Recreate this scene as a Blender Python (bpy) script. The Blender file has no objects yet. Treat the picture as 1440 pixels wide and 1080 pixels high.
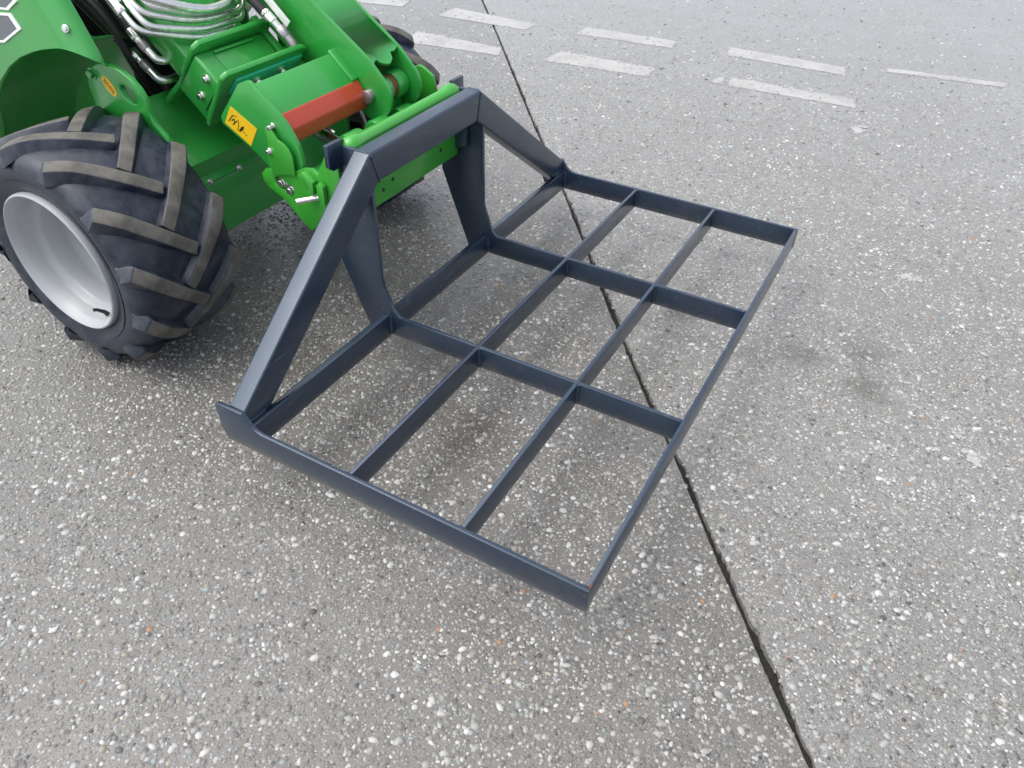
import bpy, bmesh, math, random
import numpy as np
from mathutils import Vector, Matrix

random.seed(7)
rng = np.random.default_rng(11)
R = math.radians
scene = bpy.context.scene
COL = scene.collection

# ---------------------------------------------------------------- camera
cam_d = bpy.data.cameras.new("camera")
cam = bpy.data.objects.new("camera", cam_d)
COL.objects.link(cam)
right = Vector((0.86880106, 0.49484918, 0.01757858))
down = Vector((0.33144094, -0.55479884, -0.76311542))
fwd = Vector((-0.36787447, 0.66882175, -0.64602310))
m = Matrix((right, -down, -fwd)).transposed().to_4x4()
m.translation = Vector((1.0088, -0.7273, 1.2471))
cam.matrix_world = m
cam_d.sensor_width = 36.0
cam_d.lens = 26.5
cam_d.clip_start = 0.02
cam_d.clip_end = 400
scene.camera = cam

# ---------------------------------------------------------------- sky, sun, exposure
SUN_EL, SUN_AZ = R(66), R(228)
world = bpy.data.worlds.new("World")
scene.world = world
world.use_nodes = True
wn, wl = world.node_tree.nodes, world.node_tree.links
wn.clear()
wo = wn.new("ShaderNodeOutputWorld")
bg = wn.new("ShaderNodeBackground")
sky = wn.new("ShaderNodeTexSky")
sky.sky_type = 'NISHITA'
sky.sun_disc = False
sky.sun_elevation = SUN_EL
sky.sun_rotation = SUN_AZ
sky.dust_density = 4.0
sky.air_density = 1.0
hs = wn.new("ShaderNodeHueSaturation")      # a closed cloud cover: hardly any blue left
hs.inputs['Saturation'].default_value = 0.42
wl.new(sky.outputs[0], hs.inputs['Color'])
wl.new(hs.outputs[0], bg.inputs['Color'])
bg.inputs['Strength'].default_value = 0.15
wl.new(bg.outputs[0], wo.inputs['Surface'])

sun_d = bpy.data.lights.new("sun", 'SUN')
sun_d.energy = 0.75
sun_d.angle = R(80)
sun_d.color = (1.0, 0.97, 0.93)
sun = bpy.data.objects.new("sun", sun_d)
COL.objects.link(sun)
sdir = Vector((math.sin(SUN_AZ) * math.cos(SUN_EL), math.cos(SUN_AZ) * math.cos(SUN_EL), math.sin(SUN_EL)))
sun.rotation_euler = (-sdir).to_track_quat('-Z', 'Y').to_euler()
sun.location = sdir * 20

vs = scene.view_settings
vs.view_transform = 'Standard'
vs.look = 'None'
vs.exposure = 0.95
vs.gamma = 1.0
vs.use_curve_mapping = False


# ---------------------------------------------------------------- node helpers
class NT:
    def __init__(self, name):
        self.mat = bpy.data.materials.new(name)
        self.mat.use_nodes = True
        self.t = self.mat.node_tree
        self.n, self.l = self.t.nodes, self.t.links
        self.n.clear()
        self.out = self.n.new("ShaderNodeOutputMaterial")
        self.b = self.n.new("ShaderNodeBsdfPrincipled")
        self.l.new(self.b.outputs[0], self.out.inputs['Surface'])
        self._co = None

    def put(self, sock, v):
        if isinstance(v, bpy.types.NodeSocket):
            self.l.new(v, sock)
        elif isinstance(v, (tuple, list)) and len(v) == 3 and sock.type == 'RGBA':
            sock.default_value = (*v, 1)
        else:
            sock.default_value = v

    def co(self):
        if self._co is None:
            self._co = self.n.new("ShaderNodeTexCoord").outputs['Object']
        return self._co

    def noise(self, scale, detail=3, rough=0.55, dist=0.0, vec=None):
        k = self.n.new("ShaderNodeTexNoise")
        k.inputs['Scale'].default_value = scale
        k.inputs['Detail'].default_value = detail
        k.inputs['Roughness'].default_value = rough
        k.inputs['Distortion'].default_value = dist
        self.l.new(vec or self.co(), k.inputs['Vector'])
        return k.outputs['Fac']

    def voro(self, scale, rnd=1.0, vec=None):
        k = self.n.new("ShaderNodeTexVoronoi")
        k.voronoi_dimensions = '3D'
        k.inputs['Scale'].default_value = scale
        k.inputs['Randomness'].default_value = rnd
        self.l.new(vec or self.co(), k.inputs['Vector'])
        return k.outputs['Distance'], k.outputs['Color']

    def ramp(self, fac, stops, interp='LINEAR'):
        k = self.n.new("ShaderNodeValToRGB")
        k.color_ramp.interpolation = interp
        e = k.color_ramp.elements
        while len(e) < len(stops):
            e.new(0.5)
        for i, (p, c) in enumerate(stops):
            e[i].position = p
            e[i].color = (*c, 1) if isinstance(c, tuple) else (c, c, c, 1)
        self.l.new(fac, k.inputs['Fac'])
        return k.outputs['Color']

    def mix(self, fac, a, b, mode='MIX'):
        k = self.n.new("ShaderNodeMix")
        k.data_type = 'RGBA'
        k.blend_type = mode
        self.put(k.inputs['Factor'], fac)
        self.put(k.inputs['A'], a)
        self.put(k.inputs['B'], b)
        return k.outputs['Result']

    def math(self, op, a, b=0.0):
        k = self.n.new("ShaderNodeMath")
        k.operation = op
        self.put(k.inputs[0], a)
        self.put(k.inputs[1], b)
        return k.outputs[0]

    def map(self, v, a, b, c, d):
        k = self.n.new("ShaderNodeMapRange")
        self.put(k.inputs['Value'], v)
        for nm, q in zip(('From Min', 'From Max', 'To Min', 'To Max'), (a, b, c, d)):
            k.inputs[nm].default_value = q
        return k.outputs['Result']

    def bump(self, h, strength=0.3, dist=0.002, normal=None):
        k = self.n.new("ShaderNodeBump")
        k.inputs['Strength'].default_value = strength
        k.inputs['Distance'].default_value = dist
        self.l.new(h, k.inputs['Height'])
        if normal is not None:
            self.l.new(normal, k.inputs['Normal'])
        return k.outputs['Normal']

    def set(self, **kw):
        for k, v in kw.items():
            self.put(self.b.inputs[k.replace('_', ' ')], v)
        return self


def paint(name, base, dirt=(0.12, 0.11, 0.09), rough=0.38, amount=0.25, coat=0.3, peel=0.12):
    t = NT(name)
    n1 = t.noise(9, 4)
    n2 = t.noise(160, 2)
    n3 = t.noise(38, 5, 0.65, 0.6)
    c = t.mix(t.map(n1, 0.35, 0.7, 0.0, 0.22), base, tuple(x * 0.72 for x in base))
    c = t.mix(t.map(n3, 0.60, 0.80, 0.0, amount), c, dirt)
    t.set(Base_Color=c, Roughness=t.map(n1, 0.3, 0.7, rough - 0.05, rough + 0.12), Coat_Weight=coat, Coat_Roughness=0.18)
    t.set(Normal=t.bump(t.math('ADD', n2, t.math('MULTIPLY', n3, 0.6)), peel, 0.0006))
    return t.mat


def metal(name, base, rough=0.35, metallic=1.0):
    t = NT(name)
    n = t.noise(60, 4)
    t.set(Base_Color=t.mix(t.map(n, 0.35, 0.7, 0, 0.5), base, tuple(x * 0.6 for x in base)), Metallic=metallic,
          Roughness=t.map(n, 0.3, 0.7, rough - 0.08, rough + 0.15))
    return t.mat


GREEN = paint("green paint", (0.022, 0.295, 0.042), coat=0.85, amount=0.4, rough=0.34)
GREEN_Y = paint("fresh green paint", (0.036, 0.325, 0.026), coat=0.7, amount=0.35)
TEAL = paint("teal shim paint", (0.02, 0.46, 0.27))
RED = paint("red paint", (0.43, 0.048, 0.022), rough=0.4)
YELLOW = paint("yellow sticker", (0.80, 0.50, 0.01), dirt=(0.35, 0.2, 0.02), rough=0.4, amount=0.15)
BLACK = paint("black rubber and plastic", (0.012, 0.012, 0.014), rough=0.5, coat=0.0)
INK = paint("black print", (0.02, 0.018, 0.01), rough=0.5, coat=0.0, amount=0.0)
OCHRE = paint("ochre print", (0.40, 0.19, 0.01), rough=0.5, coat=0.0, amount=0.0)
WHITE = paint("white print", (0.80, 0.82, 0.80), amount=0.05)
GREYP = paint("grey print", (0.12, 0.14, 0.15), amount=0.05)
RIM = paint("silver rim paint", (0.37, 0.385, 0.40), rough=0.32, amount=0.10, dirt=(0.2, 0.19, 0.17))
ZINC = metal("zinc plated steel", (0.84, 0.838, 0.82), 0.26)
STEEL = metal("worn pin steel", (0.46, 0.42, 0.44), 0.42)
RUST = paint("rusty bushing", (0.16, 0.05, 0.02), rough=0.7, coat=0.0, dirt=(0.25, 0.13, 0.05), amount=0.6)


def navy():
    t = NT("blue grey powder coat")
    base = (0.007, 0.018, 0.040)
    n1 = t.noise(7, 4)
    n2 = t.noise(220, 2)
    mp = t.n.new("ShaderNodeMapping")
    mp.inputs['Scale'].default_value = (26, 5, 26)
    mp.inputs['Rotation'].default_value = (0.2, 0.1, 0.5)
    t.l.new(t.co(), mp.inputs['Vector'])
    sc = t.noise(3.2, 6, 0.75, 1.2, mp.outputs[0])
    c = t.mix(t.map(n1, 0.35, 0.7, 0, 0.5), base, (0.012, 0.025, 0.048))
    c = t.mix(t.map(sc, 0.60, 0.70, 0, 0.75), c, (0.12, 0.14, 0.165))
    c = t.mix(t.map(t.noise(2.2, 8, 0.7, 0.8), 0.56, 0.75, 0, 0.30), c, (0.085, 0.080, 0.072))
    c = t.mix(t.map(t.noise(30, 5, 0.7), 0.68, 0.80, 0, 0.35), c, (0.14, 0.12, 0.10))
    sz = t.n.new("ShaderNodeSeparateXYZ")
    t.l.new(t.co(), sz.inputs[0])
    low = t.math('ADD', sz.outputs[2], t.math('MULTIPLY', t.math('SUBTRACT', t.noise(40, 5, 0.7), 0.5), 0.030))
    c = t.mix(t.map(low, 0.101, 0.116, 0.75, 0.0), c, (0.105, 0.095, 0.082))     # scuffed, dusty lower edges
    t.set(Base_Color=c, Roughness=t.map(n1, 0.3, 0.7, 0.34, 0.48), Specular_IOR_Level=0.7, Coat_Weight=0.6, Coat_Roughness=0.24, Coat_IOR=1.6, Specular_Tint=(0.70, 0.86, 1.0, 1.0))
    t.set(Normal=t.bump(n2, 0.10, 0.0005))
    return t.mat


NAVY = navy()


def rubber(name, base, dust, amt, lo=0.42, hi=0.66, rough=0.55):
    t = NT(name)
    n1 = t.noise(14, 6, 0.65, 0.5)
    n2 = t.noise(260, 3)
    n3 = t.noise(45, 5, 0.7)
    f = t.math('MULTIPLY', t.map(n1, lo, hi, 0.0, 1.0), t.map(n3, 0.25, 0.65, 0.45, 1.0))
    c = t.mix(t.math('MULTIPLY', f, amt), base, dust)
    t.set(Base_Color=c, Roughness=t.map(n1, 0.35, 0.65, rough - 0.17, rough + 0.2))
    t.set(Normal=t.bump(t.math('ADD', n2, n3), 0.35, 0.0012))
    return t.mat


TYRE = rubber("tyre carcass rubber", (0.008, 0.013, 0.028), (0.058, 0.070, 0.088), 0.9, rough=0.42)
LUG = rubber("dusty lug rubber", (0.064, 0.060, 0.053), (0.160, 0.151, 0.133), 0.9, 0.36, 0.56, 0.75)


STAINS = ((1.07, 1.165, 0.055), (1.085, 1.01, 0.060), (0.91, 1.07, 0.050), (0.55, 1.10, 0.06), (-0.25, 0.35, 0.12), (0.30, 0.35, 0.10))


def stains(t, c, dark=(0.075, 0.066, 0.052), amt=0.62):
    """damp brown spots soaked into the slab, binder and stones alike"""
    sxy = t.n.new("ShaderNodeSeparateXYZ")
    t.l.new(t.co(), sxy.inputs[0])
    rag = t.noise(16, 5, 0.65)
    for px, py, rr in STAINS:
        ddx = t.math('POWER', t.math('SUBTRACT', sxy.outputs[0], px), 2.0)
        ddy = t.math('POWER', t.math('SUBTRACT', sxy.outputs[1], py), 2.0)
        dist = t.math('SQRT', t.math('ADD', ddx, ddy))
        edge = t.math('ADD', dist, t.math('MULTIPLY', t.math('SUBTRACT', rag, 0.5), 0.16))
        c = t.mix(t.map(edge, rr * 0.3, rr * 1.4, amt, 0.0), c, dark)
    return c


def concrete(name, k):
    t = NT(name)
    big = t.noise(0.9, 4, 0.6, 0.4)
    mid = t.noise(5.5, 5, 0.62)
    fine = t.noise(420, 3, 0.6)
    grit = t.noise(1300, 2, 0.6)
    c = t.mix(t.map(big, 0.35, 0.68, 0, 1), (0.205, 0.196, 0.182), (0.262, 0.262, 0.262))
    c = t.mix(t.map(mid, 0.52, 0.75, 0, 0.45), c, (0.135, 0.125, 0.110))
    c = t.mix(t.map(mid, 0.45, 0.25, 0, 0.35), c, (0.33, 0.325, 0.315))
    c = t.mix(0.75, c, t.ramp(fine, [(0.28, 0.22), (0.5, 0.5), (0.75, 0.85)]), 'OVERLAY')
    c = t.mix(0.5, c, t.ramp(grit, [(0.25, 0.2), (0.5, 0.5), (0.78, 0.9)]), 'OVERLAY')
    stones = [(0.0, (0.05, 0.048, 0.048)), (0.06, (0.15, 0.145, 0.14)), (0.22, (0.235, 0.23, 0.22)), (0.55, (0.34, 0.33, 0.31)),
              (0.66, (0.30, 0.25, 0.19)), (0.74, (0.45, 0.45, 0.44)), (0.93, (0.62, 0.62, 0.61))]
    hsum = None
    for sc, thr in ((300, 0.50), (165, 0.44), (92, 0.40), (62, 0.30)):
        d, vc = t.voro(sc)
        sp = t.n.new("ShaderNodeSeparateColor")
        t.l.new(vc, sp.inputs[0])
        lim = t.math('MULTIPLY', t.math('POWER', sp.outputs[1], 1.3), thr * 1.25)   # each stone its own size, many absent
        mask = t.map(t.math('SUBTRACT', lim, d), -0.02, 0.05, 0, 1)
        c = t.mix(mask, c, t.ramp(sp.outputs[0], stones))
        h = t.math('MULTIPLY', t.map(t.math('SUBTRACT', lim, d), -0.05, 0.3, 0, 1), 160.0 / sc)
        hsum = h if hsum is None else t.math('MAXIMUM', hsum, h)
    c = t.mix(t.map(t.noise(34, 4, 0.6), 0.3, 0.7, 0.0, 0.30), c, (0.12, 0.117, 0.11))
    c = stains(t, c)
    # pale lime blotches
    bl = t.noise(2.3, 7, 0.72, 0.5)
    c = t.mix(t.map(bl, 0.68, 0.74, 0, 0.5), c, (0.42, 0.42, 0.41))
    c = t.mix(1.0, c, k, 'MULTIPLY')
    t.set(Base_Color=c, Roughness=t.map(mid, 0.3, 0.7, 0.48, 0.66), Specular_IOR_Level=0.5, Coat_Weight=1.0, Coat_Roughness=0.34, Sheen_Weight=0.28, Sheen_Roughness=0.45)
    n = t.bump(hsum, 0.85, 0.004)
    t.set(Normal=t.bump(t.math('ADD', fine, grit), 0.5, 0.0011, n))
    return t.mat


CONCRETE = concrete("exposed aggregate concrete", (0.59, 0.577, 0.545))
CONCRETE_PALE = concrete("paler exposed aggregate concrete", (0.84, 0.838, 0.82))  # slab slightly paler; colour lightened further to mimic grazing brightness of far ground


def joint_mat():
    t = NT("dark joint filler")
    n = t.noise(120, 5, 0.7)
    t.set(Base_Color=t.ramp(n, [(0.3, (0.005, 0.005, 0.004)), (0.72, (0.022, 0.021, 0.016))]), Roughness=0.9,
          Normal=t.bump(n, 0.8, 0.004))
    return t.mat


JOINT = joint_mat()


def pebble_mat():
    t = NT("aggregate stones")
    a = t.n.new("ShaderNodeAttribute")
    a.attribute_name = "stone"
    n = t.noise(500, 3)
    pc_ = t.mix(t.map(n, 0.3, 0.7, 0, 0.3), a.outputs['Color'], (0.16, 0.155, 0.145))
    pc_ = t.mix(t.map(t.noise(3.2, 5, 0.65), 0.42, 0.72, 0, 0.5), pc_, (0.17, 0.16, 0.14))
    pc_ = stains(t, pc_, (0.11, 0.10, 0.08), 0.5)
    t.set(Base_Color=pc_, Roughness=0.5, Sheen_Weight=0.2, Sheen_Roughness=0.45,
          Normal=t.bump(n, 0.2, 0.0008))
    return t.mat


PEBBLE = pebble_mat()


def road_paint():
    t = NT("worn white road paint")
    d, vc = t.voro(150)
    n = t.noise(7, 6, 0.7)
    f = t.noise(260, 4, 0.7)
    w = t.math('ADD', t.math('MULTIPLY', n, 0.9), t.math('MULTIPLY', f, 0.6))
    c = t.mix(t.map(w, 0.66, 0.92, 0, 0.9), (0.37, 0.37, 0.36), (0.25, 0.245, 0.235))
    t.set(Base_Color=c, Roughness=0.6, Normal=t.bump(t.math('ADD', d, f), 0.3, 0.001), Sheen_Weight=0.25, Sheen_Roughness=0.45)
    return t.mat


ROADPAINT = road_paint()


# ---------------------------------------------------------------- mesh helpers
def link(name, me, mat, parent=None):
    if mat is not None and not me.materials:
        me.materials.append(mat)
    o = bpy.data.objects.new(name, me)
    COL.objects.link(o)
    if parent is not None:
        o.parent = parent
    return o


def tag(o, label, cat=None, group=None, kind=None):
    if label:
        o['label'] = label
    if cat:
        o['category'] = cat
    if group:
        o['group'] = group
    if kind:
        o['kind'] = kind
    return o


def finish(bm, bevel=0.0, seg=2, ang=32, smooth=True):
    bmesh.ops.remove_doubles(bm, verts=bm.verts, dist=1e-6)
    bmesh.ops.recalc_face_normals(bm, faces=bm.faces)
    if bevel > 0:
        es = [e for e in bm.edges if len(e.link_faces) == 2 and e.calc_face_angle(0) > R(ang)]
        bmesh.ops.bevel(bm, geom=es, offset=bevel, offset_type='OFFSET', segments=seg, profile=0.5, affect='EDGES', clamp_overlap=True)
    me = bpy.data.meshes.new("mesh")
    bm.to_mesh(me)
    bm.free()
    if smooth:
        me.polygons.foreach_set('use_smooth', [True] * len(me.polygons))
        me.set_sharp_from_angle(angle=R(38))
    return me


def add_prism(bm, poly, vec):
    """poly: list of 3-D points; extruded by vec"""
    vec = Vector(vec)
    a = [bm.verts.new(Vector(p)) for p in poly]
    b = [bm.verts.new(Vector(p) + vec) for p in poly]
    n = len(a)
    bm.faces.new(a)
    bm.faces.new(b[::-1])
    for i in range(n):
        bm.faces.new((a[i], b[i], b[(i + 1) % n], a[(i + 1) % n]))


def add_box(bm, lo, hi):
    x0, y0, z0 = lo
    x1, y1, z1 = hi
    add_prism(bm, [(x0, y0, z0), (x1, y0, z0), (x1, y1, z0), (x0, y1, z0)], (0, 0, z1 - z0))


def frame_of(d):
    d = d.normalized()
    u = d.cross(Vector((0, 0, 1)))
    if u.length < 1e-3:
        u = d.cross(Vector((1, 0, 0)))
    u.normalize()
    return u, d.cross(u).normalized()


def add_tube(bm, pts, r, n=12, caps=True):
    """round tube along a path; r is a number or one radius per point"""
    pts = [Vector(p) for p in pts]
    rs = r if isinstance(r, (list, tuple)) else [r] * len(pts)
    rings = []
    u = None
    for i, p in enumerate(pts):
        d = (pts[min(i + 1, len(pts) - 1)] - pts[max(i - 1, 0)]).normalized()
        if u is None:
            u, v = frame_of(d)
        else:
            u = (u - d * u.dot(d)).normalized()
            v = d.cross(u)
        rings.append([bm.verts.new(p + (u * math.cos(2 * math.pi * k / n) + v * math.sin(2 * math.pi * k / n)) * rs[i]) for k in range(n)])
    for a, b in zip(rings, rings[1:]):
        for k in range(n):
            bm.faces.new((a[k], a[(k + 1) % n], b[(k + 1) % n], b[k]))
    if caps:
        bm.faces.new(rings[0][::-1])
        bm.faces.new(rings[-1])


def smooth_path(pts, rad=0.02, steps=5):
    """round the corners of a polyline"""
    pts = [Vector(p) for p in pts]
    out = [pts[0]]
    for a, b, c in zip(pts, pts[1:], pts[2:]):
        k = min(rad, (a - b).length * 0.48, (c - b).length * 0.48)
        p, q = b + (a - b).normalized() * k, b + (c - b).normalized() * k
        for s in range(steps + 1):
            t = s / steps
            out.append(p * (1 - t) ** 2 + b * 2 * t * (1 - t) + q * t * t)
    out.append(pts[-1])
    return out


def lathe(bm, prof, centre, n=64, closed=False):
    """prof: (y, r) pairs round an axis along Y through centre"""
    cx, cy, cz = centre
    rings = []
    for y, r in prof:
        rings.append([bm.verts.new((cx + r * math.cos(2 * math.pi * k / n), cy + y, cz + r * math.sin(2 * math.pi * k / n))) for k in range(n)])
    for a, b in zip(rings, rings[1:]):
        for k in range(n):
            bm.faces.new((a[k], a[(k + 1) % n], b[(k + 1) % n], b[k]))
    return rings


# ================================================================= SETTING: ground
JP = [(-2.90, 5.262), (-1.752, 3.778), (-1.274, 3.163), (-0.554, 2.221), (-0.037, 1.560), (0.34, 1.055), (0.618, 0.694), (0.78, 0.500),
      (0.90, 0.342), (1.017, 0.194), (1.116, 0.069), (1.184, -0.015), (2.4, -1.53)]
pts = [Vector((x, y, 0)) for x, y in JP]
dd0 = (pts[0] - pts[1]).normalized()
dd1 = (pts[-1] - pts[-2]).normalized()
fine = []
for a, b in zip(pts, pts[1:]):
    k = max(1, int((b - a).length / 0.007))
    for i in range(k):
        fine.append(a.lerp(b, i / k))
fine.append(pts[-1])
line = [pts[0] + dd0 * 120] + fine + [pts[-1] + dd1 * 120]
axis = (pts[-1] - pts[0]).normalized()
side = Vector((-axis.y, axis.x, 0))       # towards +X +Y
jit = np.convolve(rng.normal(0, 1, len(line) + 8), np.ones(2) / 2, 'same')[4:-4]
chip = (rng.uniform(0, 1, len(line)) < 0.045) * rng.uniform(0.002, 0.007, len(line))
chip = np.convolve(chip, [0.5, 1, 0.6], 'same')
jit2 = np.convolve(rng.normal(0, 1, len(line) + 30), np.ones(19) / 19, 'same')[15:-15]


def ground_half(sgn, name, ragged, mat):
    bm = bmesh.new()
    top, low, far = [], [], []
    for i, p in enumerate(line):
        off = 0.0056 + ragged * (abs(jit[i]) * 0.0018 + max(0, jit2[i]) * 0.012 + (chip[i] if sgn > 0 else chip[::-1][i]))
        e = p + side * sgn * off
        top.append(bm.verts.new(e))
        low.append(bm.verts.new(e + Vector((0, 0, -0.03))))
        far.append(bm.verts.new(p + side * sgn * 120))
    for i in range(len(line) - 1):
        bm.faces.new((top[i], top[i + 1], far[i + 1], far[i]))
        bm.faces.new((low[i], low[i + 1], top[i + 1], top[i]))
    bmesh.ops.recalc_face_normals(bm, faces=bm.faces)
    for f in bm.faces:
        if abs(f.normal.z) > 0.5 and f.normal.z < 0:
            f.normal_flip()
    me = bpy.data.meshes.new(name)
    bm.to_mesh(me)
    bm.free()
    o = link(name, me, mat)
    tag(o, None, kind='structure')
    return o


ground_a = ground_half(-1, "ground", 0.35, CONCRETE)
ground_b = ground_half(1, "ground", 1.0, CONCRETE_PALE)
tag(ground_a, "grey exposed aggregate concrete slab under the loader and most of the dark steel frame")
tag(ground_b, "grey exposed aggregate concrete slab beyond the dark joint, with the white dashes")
bm = bmesh.new()
prev = None
for i, p in enumerate(line):
    z = -0.013 + 0.003 * jit[i]
    cur = (bm.verts.new(p - side * 0.03 + Vector((0, 0, z))), bm.verts.new(p + side * 0.03 + Vector((0, 0, z + 0.001))))
    if prev:
        bm.faces.new((prev[0], cur[0], cur[1], prev[1]))
    prev = cur
bmesh.ops.recalc_face_normals(bm, faces=bm.faces)
me = bpy.data.meshes.new("joint")
bm.to_mesh(me)
bm.free()
tag(link("ground_joint", me, JOINT), "dark straight joint running between the two concrete slabs", kind='structure')


# the few orange brown chips that catch the eye
ORANGE = [(0.885, -0.072), (0.639, -0.081), (0.529, -0.115), (0.072, -0.382), (0.109, 0.624), (0.164, 0.176), (0.543, 0.554), (0.624, 0.035), (0.932, 0.191), (1.149, 0.331)]


# ---- aggregate: stones that stand proud of the binder
def build_pebbles():
    cell = 0.0088
    xs = np.arange(-4.4, 2.4, cell)
    ys = np.arange(-0.95, 6.6, cell)
    gx, gy = np.meshgrid(xs, ys)
    P = np.c_[gx.ravel(), gy.ravel()]
    P = P + rng.uniform(-0.48, 0.48, P.shape) * cell
    # the yard before the lens, with a margin for a step to either side
    cxy = np.array([1.0088, -0.7273])
    d = P - cxy
    dist = np.sqrt((d ** 2).sum(1) + 1.25 ** 2)
    depth = d @ np.array([-0.482, 0.876])
    lat = d @ np.array([0.876, 0.482])
    keep = (depth > -0.15) & (np.abs(lat) < 1.05 + 0.62 * depth)
    prob = np.clip((5.6 - dist) / 3.4, 0.13, 1) ** 1.5 * (dist < 8)
    keep &= rng.uniform(0, 1, len(P)) < prob * 0.72
    # not in the joint
    line2 = np.array([(p.x, p.y) for p in fine])
    P = P[keep]
    s = P @ np.array([side.x, side.y])
    t = P @ np.array([axis.x, axis.y])
    ls = line2 @ np.array([side.x, side.y])
    lt = line2 @ np.array([axis.x, axis.y])
    o = np.argsort(lt)
    off = s - np.interp(t, lt[o], ls[o])
    P = P[(np.abs(off) > 0.0115) | ((np.abs(off) > 0.0075) & (rng.uniform(0, 1, len(P)) < 0.5))]
    n = len(P)
    dn = np.sqrt(((P - cxy) ** 2).sum(1) + 1.25 ** 2)
    rad = np.clip(rng.lognormal(math.log(0.0030), 0.40, n), 0.0015, 0.0080) * (1 + 0.16 * np.clip(dn - 2.2, 0, 3))
    big = rng.uniform(0, 1, n) < 0.012
    rad[big] = rng.uniform(0.006, 0.0088, big.sum())
    extra = np.array(ORANGE)
    P = np.r_[P, extra]
    rad = np.r_[rad, np.full(len(extra), 0.0062)]
    big = np.r_[big, np.zeros(len(extra), bool)]
    n = len(P)
    K = 6
    ang = np.linspace(0, 2 * np.pi, K, endpoint=False)
    asp = rng.uniform(1.0, 1.7, n)
    rot = rng.uniform(0, np.pi, n)
    jr = rng.uniform(0.78, 1.2, (n, K))
    V = np.zeros((n, 2 * K + 1, 3))
    hgt = rad * rng.uniform(0.28, 0.55, n)
    for ring, (rr, hh) in enumerate(((1.0, -0.25), (0.72, 0.8))):
        lx = np.cos(ang)[None] * jr * rr * np.sqrt(asp)[:, None]
        ly = np.sin(ang)[None] * jr * rr / np.sqrt(asp)[:, None]
        X = lx * np.cos(rot)[:, None] - ly * np.sin(rot)[:, None]
        Y = lx * np.sin(rot)[:, None] + ly * np.cos(rot)[:, None]
        V[:, ring * K:(ring + 1) * K, 0] = P[:, :1] + X * rad[:, None]
        V[:, ring * K:(ring + 1) * K, 1] = P[:, 1:] + Y * rad[:, None]
        V[:, ring * K:(ring + 1) * K, 2] = (hgt * hh)[:, None] * rng.uniform(0.8, 1.15, (n, K))
    V[:, 2 * K, 0] = P[:, 0]
    V[:, 2 * K, 1] = P[:, 1]
    V[:, 2 * K, 2] = hgt
    quads = np.array([[k, (k + 1) % K, K + (k + 1) % K, K + k] for k in range(K)])
    tris = np.array([[K + k, K + (k + 1) % K, 2 * K] for k in range(K)])
    base = (np.arange(n) * (2 * K + 1))[:, None]
    loops = np.concatenate([(quads.ravel()[None] + base), (tris.ravel()[None] + base)], 1).ravel()
    sizes = np.tile(np.r_[np.full(K, 4), np.full(K, 3)], n)
    starts = np.r_[0, np.cumsum(sizes)[:-1]]
    me = bpy.data.meshes.new("pebbles")
    me.vertices.add(n * (2 * K + 1))
    me.vertices.foreach_set('co', V.ravel().astype(np.float32))
    me.loops.add(len(loops))
    me.loops.foreach_set('vertex_index', loops.astype(np.int32))
    me.polygons.add(len(sizes))
    me.polygons.foreach_set('loop_start', starts.astype(np.int32))
    me.polygons.foreach_set('use_smooth', np.ones(len(sizes), dtype=bool))
    me.update(calc_edges=True)
    pal = np.array([(0.58, 0.58, 0.565), (0.42, 0.42, 0.405), (0.30, 0.297, 0.28), (0.21, 0.207, 0.195), (0.33, 0.30, 0.24),
                    (0.12, 0.12, 0.118), (0.045, 0.045, 0.048), (0.38, 0.19, 0.085), (0.27, 0.32, 0.32)])
    w = np.array([0.19, 0.24, 0.24, 0.17, 0.07, 0.035, 0.012, 0.0014, 0.05])
    ci = rng.choice(len(pal), n, p=w / w.sum())
    ci[big & (ci > 4)] = 1
    ci[-len(extra):] = 7
    c = pal[ci] * rng.uniform(0.72, 1.0, (n, 1))
    col = np.ones((n, 2 * K + 1, 4), np.float32)
    col[:, :, :3] = c[:, None]
    at = me.color_attributes.new("stone", 'FLOAT_COLOR', 'POINT')
    at.data.foreach_set('color', col.ravel())
    return link("aggregate_stones", me, PEBBLE)


tag(build_pebbles(), "small white, tan and dark stones showing in the surface of the concrete", kind='stuff')


# ---- painted dashes
def dash(corners, label, wear=0.0035, cut=None):
    bm = bmesh.new()
    c = [Vector((x, y, 0.0014)) for x, y in corners]
    ring = []
    for a, b in zip(c, c[1:] + c[:1]):
        k = max(4, int((b - a).length / 0.012))
        nrm = Vector((b.y - a.y, a.x - b.x, 0)).normalized()
        for i in range(k):
            ring.append(a.lerp(b, i / k) + nrm * random.gauss(0, wear))
    bm.faces.new([bm.verts.new(p) for p in ring])
    bmesh.ops.triangulate(bm, faces=bm.faces)
    bmesh.ops.recalc_face_normals(bm, faces=bm.faces)
    for f in bm.faces:
        if f.normal.z < 0:
            f.normal_flip()
    me = bpy.data.meshes.new("dash")
    bm.to_mesh(me)
    bm.free()
    o = link("road_dash", me, ROADPAINT)
    tag(o, label, "road marking", "worn white dashes painted in two rows on the concrete")
    return o


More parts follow.
